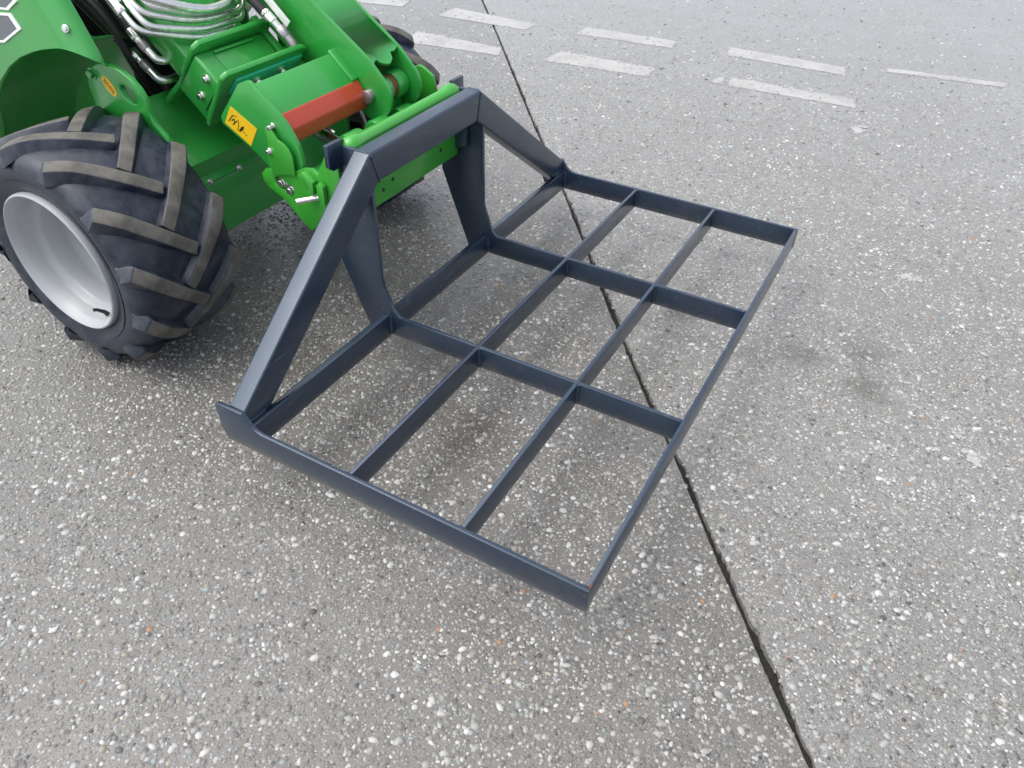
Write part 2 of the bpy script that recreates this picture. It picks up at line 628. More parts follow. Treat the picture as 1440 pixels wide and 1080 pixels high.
dash([(-2.386, 3.289), (-2.42, 3.45), (-2.12, 3.50), (-2.08, 3.36)], "short white dash at the top edge above the loader's far wheel")
dash([(-1.786, 3.315), (-1.794, 3.523), (-1.197, 3.480), (-1.190, 3.345)], "white dash of the far row crossed by the dark joint")
dash([(-0.915, 3.432), (-0.926, 3.590), (-0.379, 3.622), (-0.356, 3.482)], "white dash of the far row just right of the dark joint")
dash([(-0.062, 3.525), (-0.098, 3.680), (0.527, 3.665), (0.545, 3.535)], "white dash of the far row with rounded right end, above the chipped dash")
dash([(0.718, 3.712), (0.725, 3.783), (1.278, 3.856), (1.266, 3.785)], "thin white line at the right, narrowest of the painted dashes")
dash([(-1.640, 2.780), (-1.700, 2.985), (-1.139, 2.975), (-1.093, 2.855)], "white dash of the near row beside the far wheel, left of the joint")
dash([(-0.858, 2.909), (-0.841, 3.100), (-0.295, 3.112), (-0.311, 2.965)], "white dash of the near row between joint and chipped dash")
d0 = dash([(0.085, 3.060), (0.06, 3.190), (0.655, 3.205), (0.690, 3.085)], "chipped white dash of the near row with a detached left corner")
d1 = dash([(-0.010, 3.062), (0.020, 3.185), (0.032, 3.190), (0.062, 3.068)], "small detached corner piece of the chipped white dash", 0.003)


def splat(name, x, y, r, label, k=11):
    bm = bmesh.new()
    for q in range(7):
        ca = random.uniform(0, 2 * math.pi)
        cr = r * (0 if q == 0 else random.uniform(0.5, 1.2))
        rr = r * (0.65 if q == 0 else random.uniform(0.14, 0.42))
        z = 0.0012 + 0.0002 * q
        bm.faces.new([bm.verts.new((x + cr * math.cos(ca) + rr * random.uniform(0.6, 1.2) * math.cos(2 * math.pi * i / k),
                                    y + cr * math.sin(ca) + rr * random.uniform(0.6, 1.2) * math.sin(2 * math.pi * i / k), z)) for i in range(k)])
    bmesh.ops.triangulate(bm, faces=bm.faces)
    me = bpy.data.meshes.new(name)
    bm.to_mesh(me)
    bm.free()
    return tag(link(name, me, ROADPAINT), label, "paint spot")


splat("paint_spot", 0.739, 2.823, 0.045, "small worn paint spot just below the chipped white dash")
splat("paint_spot", 1.103, 1.646, 0.035, "pale worn spot on the concrete right of the frame's far corner")
splat("paint_spot", 1.355, 0.880, 0.026, "pale chipped spot on the concrete at the right edge")
splat("paint_spot", 1.318, 0.945, 0.016, "tiny pale spot beside the chipped spot at the right edge")

# ================================================================= LEVELLING FRAME
FR = bpy.data.objects.new("leveling_frame", None)
COL.objects.link(FR)
tag(FR, "dark blue grey steel grid leveling frame with raised hitch arch, mounted on the green loader", "leveling frame")
ZB, ZT = 0.103, 0.163
XB = [0.259, 0.518]                    # front faces of the two cross bars
YB = [(0.471, 0.481), (0.943, 0.953)]  # the two inner long bars


def box_part(name, lo, hi, mat=NAVY, parent=FR, bevel=0.0013):
    bm = bmesh.new()
    add_box(bm, lo, hi)
    return link(name, finish(bm, bevel, 2), mat, parent)


for xf in XB:
    box_part("cross_bar", (xf - 0.0095, 0.0005, ZB), (xf, 1.4445, ZT))
box_part("front_bar", (0.7605, 0.0005, ZB - 0.001), (0.7700, 1.4445, ZT + 0.0006))
bm = bmesh.new()
add_box(bm, (-0.0095, 0.0005, ZB), (0.0, 1.4445, ZT + 0.001))
link("rear_bar", finish(bm, 0.0013), NAVY, FR)
box_part("rear_strip", (-0.026, 0.0505, ZB + 0.004), (-0.0105, 1.40, ZT - 0.008))
for y0 in (0.004, 1.392):
    box_part("end_tab", (-0.022, y0, ZT - 0.02), (-0.0100, y0 + 0.048, ZT + 0.007), bevel=0.002)


def side_plate(y0):
    bm = bmesh.new()
    prof = [(0.7712, ZB - 0.0015), (0.7712, ZT), (0.034, ZT), (0.018, ZT + 0.003), (0.004, ZT + 0.012), (-0.006, ZT + 0.026), (-0.014, ZT + 0.037),
            (-0.084, 0.199), (-0.0895, 0.190), (-0.088, 0.132), (-0.080, ZB + 0.003), (-0.072, ZB - 0.0015)]
    add_prism(bm, [(x, y0, z) for x, z in prof], (0, 0.010, 0))
    return link("side_bar", finish(bm, 0.0014), NAVY, FR)


side_plate(-0.010)
side_plate(1.445)


def upright(y0, y1):
    # the two inner long bars are cut from the same plate as their uprights
    bm = bmesh.new()
    zt, zb = ZT - 0.0008, ZB + 0.0008
    prof = [(0.7600, zb), (0.7600, zt), (0.040, zt), (0.024, zt + 0.003), (0.012, zt + 0.014), (0.001, zt + 0.045), (-0.010, zt + 0.073), (-0.0155, zt + 0.092),
            (-0.0155, 0.515), (-0.150, 0.515), (-0.152, 0.330), (-0.070, 0.112), (-0.066, zb)]
    add_prism(bm, [(x, y0, z) for x, z in prof], (0, y1 - y0, 0))
    return link("inner_bar", finish(bm, 0.0013), NAVY, FR)


for y0, y1 in YB:
    upright(y0, y1)


def arch_segment(name, O0, O1, I0, I1):
    """square tube with rounded corners between its outer and inner outline (Y, Z)"""
    x0, x1, r, w = -0.057, -0.012, 0.0055, 0.071
    prof = []
    for cx, cw, a0 in ((x1 - r, r, 0), (x1 - r, w - r, 90), (x0 + r, w - r, 180), (x0 + r, r, 270)):
        for k in range(5):
            a = R(a0 + 90 * k / 4)
            prof.append((cx + r * math.cos(a) if a0 in (0, 270) else cx + r * math.cos(a - R(90)) if a0 == 90 else cx, cw, a))
    prof = []
    for sx, sw in ((1, -1), (1, 1), (-1, 1), (-1, -1)):
        cx = (x1 - r) if sx > 0 else (x0 + r)
        cw = r if sw < 0 else w - r
        a0 = {(1, -1): -90, (1, 1): 0, (-1, 1): 90, (-1, -1): 180}[(sx, sw)]
        for k in range(6):
            a = R(a0 + 18 * k)
            prof.append((cx + r * math.cos(a), (cw + r * math.sin(a)) / w))
    bm = bmesh.new()
    rings = []
    for O, I in ((O0, I0), (O1, I1)):
        rings.append([bm.verts.new((x, O[0] + (I[0] - O[0]) * q, O[1] + (I[1] - O[1]) * q)) for x, q in prof])
    n = len(prof)
    for k in range(n):
        bm.faces.new((rings[0][k], rings[0][(k + 1) % n], rings[1][(k + 1) % n], rings[1][k]))
    bm.faces.new(rings[0])
    bm.faces.new(rings[1][::-1])
    o = link(name, finish(bm), NAVY, FR)
    return o


ON, IN_, OF, IF_ = (0.474, 0.575), (0.497, 0.503), (0.930, 0.577), (0.911, 0.503)
arch_segment("brace_tube", (0.0005, 0.200), ON, (0.0005, 0.111), IN_)
arch_segment("brace_tube", (1.4445, 0.200), OF, (1.4445, 0.113), IF_)
arch_segment("top_tube", ON, OF, IN_, IF_)
# weld beads: mitres of the arch, foot of the braces, bar crossings
for (a, b) in ((ON, IN_), (OF, IF_)):
    bm = bmesh.new()
    ps = [(-0.0118, a[0] + (b[0] - a[0]) * q, a[1] + (b[1] - a[1]) * q) for q in np.linspace(0.06, 1.0, 14)]
    add_tube(bm, ps, [0.0022 + 0.0006 * random.random() for _ in ps], 6)
    add_tube(bm, [(x, a[0], a[1] + 0.0002) for x in np.linspace(-0.052, -0.018, 10)], 0.0022, 6)
    link("weld_bead", finish(bm), NAVY, FR)
for (xf, yn) in [(x, y) for x in (0.0,) + tuple(XB) for y in (0.4705, 0.9425, 1.4445)]:
    bm = bmesh.new()
    zs = np.linspace(ZB + 0.004, ZT - 0.002, 9)
    add_tube(bm, [(xf + 0.0005, yn, z) for z in zs], [0.0036 + 0.0022 * random.random() for _ in zs], 8)
    link("weld_bead", finish(bm), NAVY, FR)
for x0 in (0.0,) + tuple(XB):
    bm = bmesh.new()
    zs = np.linspace(ZB + 0.004, ZT - 0.002, 9)
    add_tube(bm, [(x0 - 0.010, 0.0005, z) for z in zs], [0.0036 + 0.0022 * random.random() for _ in zs], 8)
    link("weld_bead", finish(bm), NAVY, FR)
bm = bmesh.new()
ys = np.linspace(0.0, 0.03, 6)
add_tube(bm, [(0.7690, y - 0.004, ZT + 0.0005) for y in (0.0, 0.006, 0.012)], [0.0015, 0.0024, 0.0015], 6)
link("weld_bead", finish(bm), RUST, FR)

# hooks that take the hitch bar
for yc, s in ((0.468, 1), (0.945, -1)):
    bm = bmesh.new()
    y0, y1 = yc - 0.036, yc + 0.020
    if s < 0:
        y0, y1 = yc - 0.020, yc + 0.030
    add_prism(bm, [(-0.105, y0, 0.588), (-0.105, y0, 0.538), (-0.105, y0 + 0.012, 0.528), (-0.105, y1, 0.528), (-0.105, y1, 0.588)], (0.012, 0, 0))
    link("hook_plate", finish(bm, 0.0018), NAVY, FR)
    bm = bmesh.new()
    yi = yc + 0.008 if s > 0 else yc - 0.020
    add_prism(bm, [(-0.145, yi, 0.545), (-0.10, yi, 0.574), (-0.0575, yi, 0.574), (-0.0575, yi, 0.42), (-0.12, yi, 0.40), (-0.150, yi, 0.44)], (0, 0.012, 0))
    link("hook_plate", finish(bm, 0.0018), NAVY, FR)

# ================================================================= WHEEL LOADER
LD = bpy.data.objects.new("wheel_loader", None)
COL.objects.link(LD)
tag(LD, "bright green compact wheel loader with lugged tyres holding the dark steel frame", "wheel loader")
MY = 0.7225    # centre line of the machine
TH = R(42)
PO = Vector((-0.23, 0, 0.566))
DA = Vector((math.cos(TH), 0, -math.sin(TH)))
DN = Vector((math.sin(TH), 0, math.cos(TH)))


def A(a, y, n):
    """loader arm coordinates: a along the arm, y across, n above it"""
    v = PO + DA * a + DN * n
    return Vector((v.x, y, v.z))


def prism_part(name, poly, vec, mat=GREEN, parent=LD, bevel=0.002, seg=2):
    bm = bmesh.new()
    add_prism(bm, poly, vec)
    return link(name, finish(bm, bevel, seg), mat, parent)


def arc(cx, cy, r, a0, a1, k):
    return [(cx + r * math.cos(R(a0 + (a1 - a0) * i / k)), cy + r * math.sin(R(a0 + (a1 - a0) * i / k))) for i in range(k + 1)]


def bolt(pos, axis_v, r=0.0075, h=0.007, mat=ZINC, parent=LD, name="bolt"):
    d = Vector(axis_v).normalized()
    u, v = frame_of(d)
    p = Vector(pos)
    bm = bmesh.new()
    add_tube(bm, [p - d * 0.001, p + d * 0.002], r * 1.45, 16)
    hexp = [p + d * 0.0019 + (u * math.cos(R(60 * k)) + v * math.sin(R(60 * k))) * r for k in range(6)]
    add_prism(bm, hexp, d * h)
    return link(name, finish(bm, 0.0008, 1), mat, parent)


# ---------------------------------------------------------------- wheels
WX, WZ = -0.671, 0.292
WY0 = 0.100          # outer face of the near tyre


def build_wheel():
    c = (0, 0, 0)    # built about the hub; y = 0 at the outer tyre face
    bm = bmesh.new()
    prof = [(-0.010, 0.168), (-0.0115, 0.1715), (-0.009, 0.1740), (-0.003, 0.1735), (0.002, 0.170), (0.004, 0.1650), (0.007, 0.1605), (0.012, 0.1585),
            (0.030, 0.1565), (0.040, 0.1535), (0.046, 0.1460), (0.052, 0.1380), (0.058, 0.1350), (0.085, 0.1335), (0.098, 0.1300), (0.104, 0.1220),
            (0.106, 0.110), (0.106, 0.060), (0.104, 0.055), (0.095, 0.052), (0.095, 0.0)]
    inner = [(-0.010, 0.168), (-0.006, 0.1655), (-0.001, 0.1610), (0.004, 0.1560), (0.02, 0.1535), (0.036, 0.150), (0.044, 0.142), (0.050, 0.134),
             (0.082, 0.1305), (0.096, 0.126), (0.102, 0.118)]
    prof2 = [(0.004, 0.176), (-0.004, 0.1765), (-0.0105, 0.1745), (-0.0125, 0.1712), (-0.010, 0.1680), (-0.004, 0.1650), (0.003, 0.1600), (0.010, 0.1560),
             (0.034, 0.1530), (0.042, 0.1490), (0.049, 0.1400), (0.056, 0.1345), (0.097, 0.1325), (0.1025, 0.1300), (0.1045, 0.1250), (0.1050, 0.117),
             (0.1075, 0.062), (0.1055, 0.058), (0.098, 0.055), (0.0975, 0.0005)]
    lathe(bm, prof2, c, 72)
    back = [(0.285, 0.176), (0.29, 0.170), (0.285, 0.160), (0.27, 0.153), (0.12, 0.150), (0.112, 0.115), (0.112, 0.0005)]
    lathe(bm, back, c, 48)
    w = link("wheel", finish(bm), RIM, LD)
    # tyre
    bm = bmesh.new()
    tp = [(0.012, 0.166), (0.004, 0.1735), (-0.001, 0.182), (-0.006, 0.196), (-0.0085, 0.206), (-0.0065, 0.2065), (-0.009, 0.216), (-0.009, 0.230), (-0.006, 0.243),
          (0.000, 0.2525), (0.010, 0.2600), (0.022, 0.2645), (0.05, 0.2685), (0.10, 0.271), (0.1425, 0.272), (0.185, 0.271), (0.235, 0.2685), (0.263, 0.2645),
          (0.275, 0.260), (0.285, 0.2525), (0.291, 0.243), (0.294, 0.230), (0.294, 0.216), (0.291, 0.196), (0.285, 0.182), (0.280, 0.172)]
    lathe(bm, tp, c, 96)
    link("tyre", finish(bm), TYRE, w)
    # lugs: bars swept from the shoulder to just past the centre
    def lug_mesh(flip):
        bm = bmesh.new()
        S = 11
        rows = []
        for i in range(S):
            s = i / (S - 1)
            y = -0.002 + s * 0.168
            th = R(-33.5 * (s ** 0.93))
            crown = 0.2915 - 0.016 * max(0, 1 - s / 0.30) ** 1.7 - 0.001 * s
            foot = 0.2660 - 0.020 * max(0, 1 - s / 0.22) ** 1.5
            wt = (0.030 + 0.006 * (1 - s)) / 0.29 / 2
            wb = wt * 1.62
            # the bar runs aslant: its width lies along the tyre and across it
            row = []
            for ww, rr in ((-wb, foot - 0.006), (-wt, crown), (wt, crown), (wb, foot - 0.006)):
                yy = y + ww * 0.29 * 0.62
                tt = th + ww * 0.80
                row.append((rr * math.cos(tt), yy, rr * math.sin(tt)))
            rows.append(row)
        # rounded inner end
        vs = [[bm.verts.new(p) for p in row] for row in rows]
        for a, b in zip(vs, vs[1:]):
            for k in range(3):
                bm.faces.new((a[k], a[k + 1], b[k + 1], b[k]))
        tip = []
        for k, p in enumerate(rows[0]):           # the outer end slides down the side wall
            v = Vector(p)
            rad = math.hypot(v.x, v.z)
            f = (0.236 if k in (1, 2) else 0.232) / rad
            tip.append(bm.verts.new((v.x * f, -0.0115 if k in (1, 2) else -0.006, v.z * f)))
        for k in range(3):
            bm.faces.new((tip[k], tip[k + 1], vs[0][k + 1], vs[0][k]))
        bm.faces.new(vs[-1])
        if flip:
            bmesh.ops.scale(bm, verts=bm.verts, vec=(1, -1, 1))
            bmesh.ops.translate(bm, verts=bm.verts, vec=(0, 0.285, 0))
        me = finish(bm, 0.0035, 2, 40)
        me.materials.append(TYRE)
        me.materials.append(LUG)
        for p in me.polygons:              # the dust sits on the running surface only
            c = p.center
            rad = math.hypot(c.x, c.z)
            out = (p.normal.x * c.x + p.normal.z * c.z) / rad
            p.material_index = 1 if (out > 0.86 and rad > 0.268) else 0
        return me
    mA, mB = lug_mesh(False), lug_mesh(True)
    for k in range(12):
        a = R(72 + 30 * k)
        o = bpy.data.objects.new("lug", mA)
        COL.objects.link(o)
        o.parent = w
        o.rotation_euler = (0, -a, 0)
        o = bpy.data.objects.new("lug", mB)
        COL.objects.link(o)
        o.parent = w
        o.rotation_euler = (0, -(a + R(14)), 0)
    # valve in the well of the rim
    bm = bmesh.new()
    va = R(-62)
    b0 = Vector((0.152 * math.cos(va), 0.020, 0.152 * math.sin(va)))
    inw = Vector((-math.cos(va), 0, -math.sin(va)))
    add_tube(bm, [b0, b0 + inw * 0.010 + Vector((0, -0.004, 0)), b0 + inw * 0.022 + Vector((0, -0.016, 0)), b0 + inw * 0.026 + Vector((0, -0.024, 0))],
             [0.0065, 0.005, 0.004, 0.004], 10)
    link("valve_stem", finish(bm), BLACK, w)
    w.location = (WX, WY0, WZ)
    return w


wheel = build_wheel()
w2 = wheel.copy()
COL.objects.link(w2)
w2.parent = LD
w2.location = (WX, 2 * MY - WY0, WZ)
w2.rotation_euler = (0, 0, math.pi)
for ch in list(wheel.children):
    c2 = ch.copy()
    COL.objects.link(c2)
    c2.parent = w2
    if ch.name.startswith("lug"):
        e = ch.rotation_euler
        c2.rotation_euler = (e[0], e[1] + R(9), e[2])
wheel['label'] = "near front wheel with silver dished rim"
w2['label'] = "far front wheel mostly hidden behind the loader arm"

# ---------------------------------------------------------------- chassis
# folded front panel between the wheels
prof = [(-0.715, 0.560), (-0.690, 0.520), (-0.668, 0.462), (-0.655, 0.458), (-0.588, 0.416), (-0.600, 0.372), (-0.586, 0.362), (-0.583, 0.358), (-0.586, 0.354),
        (-0.584, 0.348), (-0.588, 0.206), (-0.612, 0.196)]
th = 0.006
poly = [(x, 0.402, z) for x, z in prof] + [(x - th - 0.002, 0.402, z - th * 0.4) for x, z in prof[::-1]]
prism_part("front_panel", poly, (0, 2 * (MY - 0.402), 0), bevel=0.0012)
for y, z in ((0.602, 0.360), (0.498, 0.360), (0.95, 0.360)):
    bolt((-0.584, y, z), (1, 0, 0.1), 0.0055, 0.005)

# chassis side plates (the ear of the frame stands up beside the wheel)
def ear_side(y0, hole=True):
    out = [(-0.80, 0.24), (-0.80, 0.50), (-0.805, 0.60), (-0.790, 0.640)] + [(-0.742, 0.660), (-0.705, 0.663), (-0.668, 0.655), (-0.640, 0.642), (-0.618, 0.622), (-0.607, 0.600), (-0.605, 0.570), (-0.600, 0.545),
           (-0.575, 0.522), (-0.560, 0.500), (-0.560, 0.470), (-0.565, 0.43), (-0.57, 0.30), (-0.60, 0.24)]
    bm = bmesh.new()
    outer = [bm.verts.new((x, y0, z)) for x, z in out]
    es = [bm.edges.new((outer[i], outer[(i + 1) % len(outer)])) for i in range(len(outer))]
    hv = []
    for k in range(20):
        a = 2 * math.pi * k / 20
        u, w = 0.027 * math.cos(a), 0.017 * math.sin(a)
        ca, sa = math.cos(R(-32)), math.sin(R(-32))
        hv.append(bm.verts.new((-0.660 + u * ca - w * sa, y0, 0.602 + u * sa + w * ca)))
    es += [bm.edges.new((hv[i], hv[(i + 1) % 20])) for i in range(20)]
    bmesh.ops.triangle_fill(bm, use_beauty=True, edges=es)
    ret = bmesh.ops.extrude_face_region(bm, geom=list(bm.faces))
    bmesh.ops.translate(bm, verts=[g for g in ret['geom'] if isinstance(g, bmesh.types.BMVert)], vec=(0, 0.016, 0))
    return link("chassis_plate", finish(bm, 0.003, 2, 60), GREEN, LD)


cp = ear_side(0.394)
ear_side(2 * MY - 0.394 - 0.016)
bolt((-0.772, 0.394, 0.632), (0, -1, 0), 0.010, 0.010, GREEN, LD)
# oval sticker with small worn lettering
bm = bmesh.new()
ca, sa = math.cos(R(-50)), math.sin(R(-50))
ov = []
for k in range(28):
    a = 2 * math.pi * k / 28
    u, w = 0.026 * math.cos(a), 0.0155 * math.sin(a)
    ov.append((-0.722 + u * ca - w * sa, 0.3936, 0.611 + u * sa + w * ca))
add_prism(bm, ov, (0, -0.0008, 0))
oval = link("oval_sticker", finish(bm, 0, smooth=False), YELLOW, LD)
bm = bmesh.new()


def stroke(bm, org, ux, uy, p, q, wid, lift, d):
    a = Vector(org) + Vector(ux) * p[0] + Vector(uy) * p[1]
    b = Vector(org) + Vector(ux) * q[0] + Vector(uy) * q[1]
    t = (b - a).normalized()
    s = t.cross(Vector(d)).normalized() * wid / 2
    add_prism(bm, [a - s + Vector(d) * lift, b - s + Vector(d) * lift, b + s + Vector(d) * lift, a + s + Vector(d) * lift], Vector(d) * 0.0004)


oo, ux, uy = (-0.722, 0.3928, 0.611), (ca, 0, sa), (-sa, 0, ca)
for x in (-0.0145, 0.0145):
    stroke(bm, oo, ux, uy, (x - 0.004, -0.006), (x + 0.004, 0.006), 0.0022, 0.0002, (0, -1, 0))
    stroke(bm, oo, ux, uy, (x - 0.004, 0.006), (x + 0.004, -0.006), 0.0022, 0.00065, (0, -1, 0))
for x in (-0.005, 0.005):
    ring = [(x + 0.0035 * math.cos(R(a)), 0.006 * math.sin(R(a))) for a in range(0, 361, 45)]
    for p, q in zip(ring, ring[1:]):
        stroke(bm, oo, ux, uy, p, q, 0.002, 0.0002, (0, -1, 0))
link("sticker_lettering", finish(bm, 0, smooth=False), OCHRE, oval)

# wheel housing: liner over the wheel and its inner wall
def arch_r(ang):
    return 0.424 + 0.045 * max(0, (ang - 100) / 60) ** 1.5


def half_fender(mirror):
    def Y(y):
        return 2 * MY - y if mirror else y
    # liner
    bm = bmesh.new()
    rows = []
    for i in range(25):
        ang = 97 + i * 4.4
        r = arch_r(ang)
        x, z = WX + r * math.cos(R(ang)), WZ + r * math.sin(R(ang))
        rows.append([bm.verts.new((x, Y(y), z - dz)) for y, dz in ((0.304, 0.0), (0.37, -0.004), (0.45, 0.0), (0.516, 0.03))])
    for a, b in zip(rows, rows[1:]):
        for k in range(3):
            bm.faces.new((a[k], a[k + 1], b[k + 1], b[k]))
    link("wheel_arch_liner", finish(bm), GREEN, LD)
    box_part("wheel_house_wall", (-1.30, Y(0.515) if not mirror else Y(0.521), 0.30), (-0.79, Y(0.521) if not mirror else Y(0.515), 0.665), GREEN, LD, 0.001)
    # skin: side wall, rounded front corner, front
    bm = bmesh.new()
    prof = [(-1.70, 0.298), (-1.45, 0.298), (-1.30, 0.298), (-1.20, 0.298), (-1.12, 0.298), (-1.06, 0.298), (-1.00, 0.298), (-0.94, 0.298), (-0.88, 0.298), (-0.82, 0.298), (-0.77, 0.299), (-0.72, 0.302)]
    for k in range(1, 9):
        a = R(90 * k / 8)
        prof.append((-0.72 + 0.075 * math.sin(a), 0.302 + 0.040 * (1 - math.cos(a))))
    prof += [(-0.648, 0.352)]
    cols = []
    H = [0.0, 0.006, 0.014, 0.05, 0.1, 0.2, 0.3, 0.42, 0.55, 0.7, 0.85, 1.0]
    for x, y in prof:
        if x > -1.095:
            ang = math.degrees(math.acos(max(-1, min(1, (x - WX) / 0.43))))
            zb = WZ + math.sqrt(max(0.0, arch_r(ang) ** 2 - (x - WX) ** 2)) if x < WX else WZ + 0.424 - 0.02 * (x - WX)
        else:
            zb = 0.42
        zb -= max(0, y - 0.303) * 0.8
        col = []
        for h in H:
            z = zb + (1.02 - zb) * h
            up = z - 0.70
            roll = 0.012 * (1 - min(1, h / 0.014)) ** 2           # the rim of the arch is rolled inwards
            lean = -0.62 * max(0, up) * (1 if x > -0.74 else max(0, 1 - (-0.74 - x) / 0.5))
            bow = 0.10 * max(0, up)
            col.append(bm.verts.new((x + lean, Y(y + roll + bow), z)))
        cols.append(col)
    for a, b in zip(cols, cols[1:]):
        for k in range(len(H) - 1):
            bm.faces.new((a[k], a[k + 1], b[k + 1], b[k]))
    f = link("fender", finish(bm), GREEN, LD)
    return f


fend = half_fender(False)
half_fender(True)


def on_fender(x, z):
    """a point of the near fender's skin and its outward normal"""
    up = max(0, z - 0.70)
    k = 1 if x > -0.74 else max(0, 1 - (-0.74 - x) / 0.5)
    y = 0.298 + 0.10 * up
    return y


# hexagonal grille print with white outlines
def hexagon(ptsx):
    cx, cz = sum(p[0] for p in ptsx) / 6, sum(p[1] for p in ptsx) / 6
    inner = [(cx + (x - cx) * 0.83, cz + (z - cz) * 0.83) for x, z in ptsx]
    bm = bmesh.new()
    vo = [bm.verts.new((x, on_fender(x, z) - 0.0024, z)) for x, z in ptsx]
    vi = [bm.verts.new((x, on_fender(x, z) - 0.0024, z)) for x, z in inner]
    vb = [bm.verts.new((v.co.x, v.co.y + 0.006, v.co.z)) for v in vo]
    for k in range(6):
        bm.faces.new((vo[k], vo[(k + 1) % 6], vi[(k + 1) % 6], vi[k]))
        bm.faces.new((vo[k], vb[k], vb[(k + 1) % 6], vo[(k + 1) % 6]))
    link("emblem_outline", finish(bm, 0, smooth=False), WHITE, fend)
    bm = bmesh.new()
    bm.faces.new([bm.verts.new((x + (x - cx) * 0.03, on_fender(x, z) - 0.0014, z + (z - cz) * 0.03)) for x, z in inner])
    link("emblem_field", finish(bm, 0, smooth=False), GREYP, fend)


hexagon([(-0.857, 0.772), (-0.834, 0.743), (-0.914, 0.703), (-0.995, 0.690), (-1.015, 0.722), (-0.935, 0.764)])
hexagon([(-0.822, 0.800), (-0.862, 0.7775), (-0.938, 0.7715), (-0.975, 0.796), (-0.935, 0.838), (-0.850, 0.834)])
bolt((-0.697, 0.319, 0.760), (0.35, -0.85, 0.2), 0.006, 0.003, ZINC, LD)

# dark well behind the arm: floor, bulkhead, covers
box_part("shade_backing", (-1.02, 0.53, 0.20), (-1.00, 2 * MY - 0.53, 1.25), BLACK, LD, 0.003)  # back panel coloured black to stand in for shade in the well
box_part("chassis_floor", (-1.0, 0.412, 0.27), (-0.66, 2 * MY - 0.412, 0.285), GREEN, LD, 0.003)
box_part("axle_housing", (-0.73, 0.28, 0.23), (-0.61, 2 * MY - 0.28, 0.295), BLACK, LD, 0.015)
box_part("engine_hood", (-1.75, 0.53, 0.62), (-1.03, 2 * MY - 0.53, 1.28), GREEN, LD, 0.05)
box_part("rear_chassis", (-1.75, 0.53, 0.24), (-1.03, 2 * MY - 0.53, 0.60), BLACK, LD, 0.02)

# ---------------------------------------------------------------- telescopic boom
def abox(name, a0, a1, y0, y1, n0, n1, mat=GREEN, bevel=0.003, seg=2):
    return prism_part(name, [A(a0, y0, n0), A(a1, y0, n0), A(a1, y1, n0), A(a0, y1, n0)], DN * (n1 - n0), mat, LD, bevel, seg)


boom = abox("boom", -1.05, -0.325, 0.522, 0.735, -0.232, -0.160, bevel=0.006, seg=3)
abox("boom_rib", -1.0, -0.331, 0.560, 0.566, -0.161, -0.1575, bevel=0.001)


def flange(a0, a1, outline):
    return prism_part("flange", [A(a0, y, n) for y, n in outline], DA * (a1 - a0), GREEN, LD, 0.004, 2)


flange(-0.332, -0.318, [(0.517, -0.120), (0.530, -0.104), (0.740, -0.100), (0.772, -0.108), (0.778, -0.150), (0.778, -0.33), (0.575, -0.33), (0.552, -0.275),
                        (0.526, -0.325), (0.508, -0.322), (0.512, -0.292), (0.530, -0.250), (0.520, -0.200)])
flange(-0.214, -0.200, [(0.474, -0.062), (0.486, -0.047), (0.735, -0.047), (0.757, -0.058), (0.768, -0.13), (0.768, -0.255), (0.512, -0.258), (0.507, -0.235)])
abox("spacer_block", -0.3175, -0.2145, 0.522, 0.742, -0.262, -0.135, bevel=0.007, seg=3)
abox("cover_plate", -0.300, -0.232, 0.570, 0.705, -0.1355, -0.1320, bevel=0.0016)
abox("block_rib", -0.308, -0.301, 0.572, 0.700, -0.1355, -0.126, bevel=0.003, seg=3)
bolt(A(-0.263, 0.522, -0.156), (0, -1, 0), 0.0078, 0.009)
bolt(A(-0.257, 0.522, -0.212), (0, -1, 0), 0.0078, 0.009)
abox("slot_groove", -0.232, -0.229, 0.5208, 0.5235, -0.235, -0.165, BLACK, 0.0)
abox("gap_filler", -0.36, -0.215, 0.7455, 0.7650, -0.42, -0.13, bevel=0.002)  # added plate that blocks the bright far rim showing through the gap
abox("shim", -0.1998, -0.1925, 0.515, 0.738, -0.122, -0.069, TEAL, 0.0015)
for y, n in ((0.590, -0.108), (0.672, -0.104)):
    bolt(A(-0.192, y, n + 0.012), DA, 0.0075, 0.009)

# ---------------------------------------------------------------- cross box, near arm plate
abox("cross_box", -0.143, -0.052, 0.4865, 0.771, -0.105, 0.0, bevel=0.004)
abox("box_rib", -0.149, -0.056, 0.742, 0.770, -0.004, 0.006, bevel=0.0055, seg=4)
pl = [(-0.168, -0.03), (-0.156, -0.004), (-0.148, 0.004), (-0.051, 0.009), (-0.026, 0.007), (-0.002, 0.000), (0.018, -0.007), (0.037, -0.018), (0.052, -0.034), (0.062, -0.055), (0.060, -0.09),
      (0.040, -0.120), (0.020, -0.131), (-0.062, -0.140), (-0.156, -0.162), (-0.168, -0.15)]
near_arm = prism_part("arm_plate", [A(a, 0.4745, n) for a, n in pl], (0, 0.0115, 0), GREEN, LD, 0.0025)
# warning sticker with two line pictograms
st = [A(a, 0.4743, n) for a, n in ((-0.158, -0.098), (-0.078, -0.078), (-0.070, -0.134), (-0.151, -0.152))]
bm = bmesh.new()
add_prism(bm, st, (0, -0.0008, 0))
sticker = link("warning_sticker", finish(bm, 0, smooth=False), YELLOW, LD)
bm = bmesh.new()
so = tuple(A(-0.158, 0.4735, -0.098))
sx = tuple((A(-0.078, 0, -0.078) - A(-0.158, 0, -0.098)))
sy = tuple((A(-0.151, 0, -0.152) - A(-0.158, 0, -0.098)))


def st_line(pp, wid=0.0018):
    for i, (p, q) in enumerate(zip(pp, pp[1:])):
        stroke(bm, so, sx, sy, p, q, wid, 0.0002 + 0.00003 * i, (0, -1, 0))


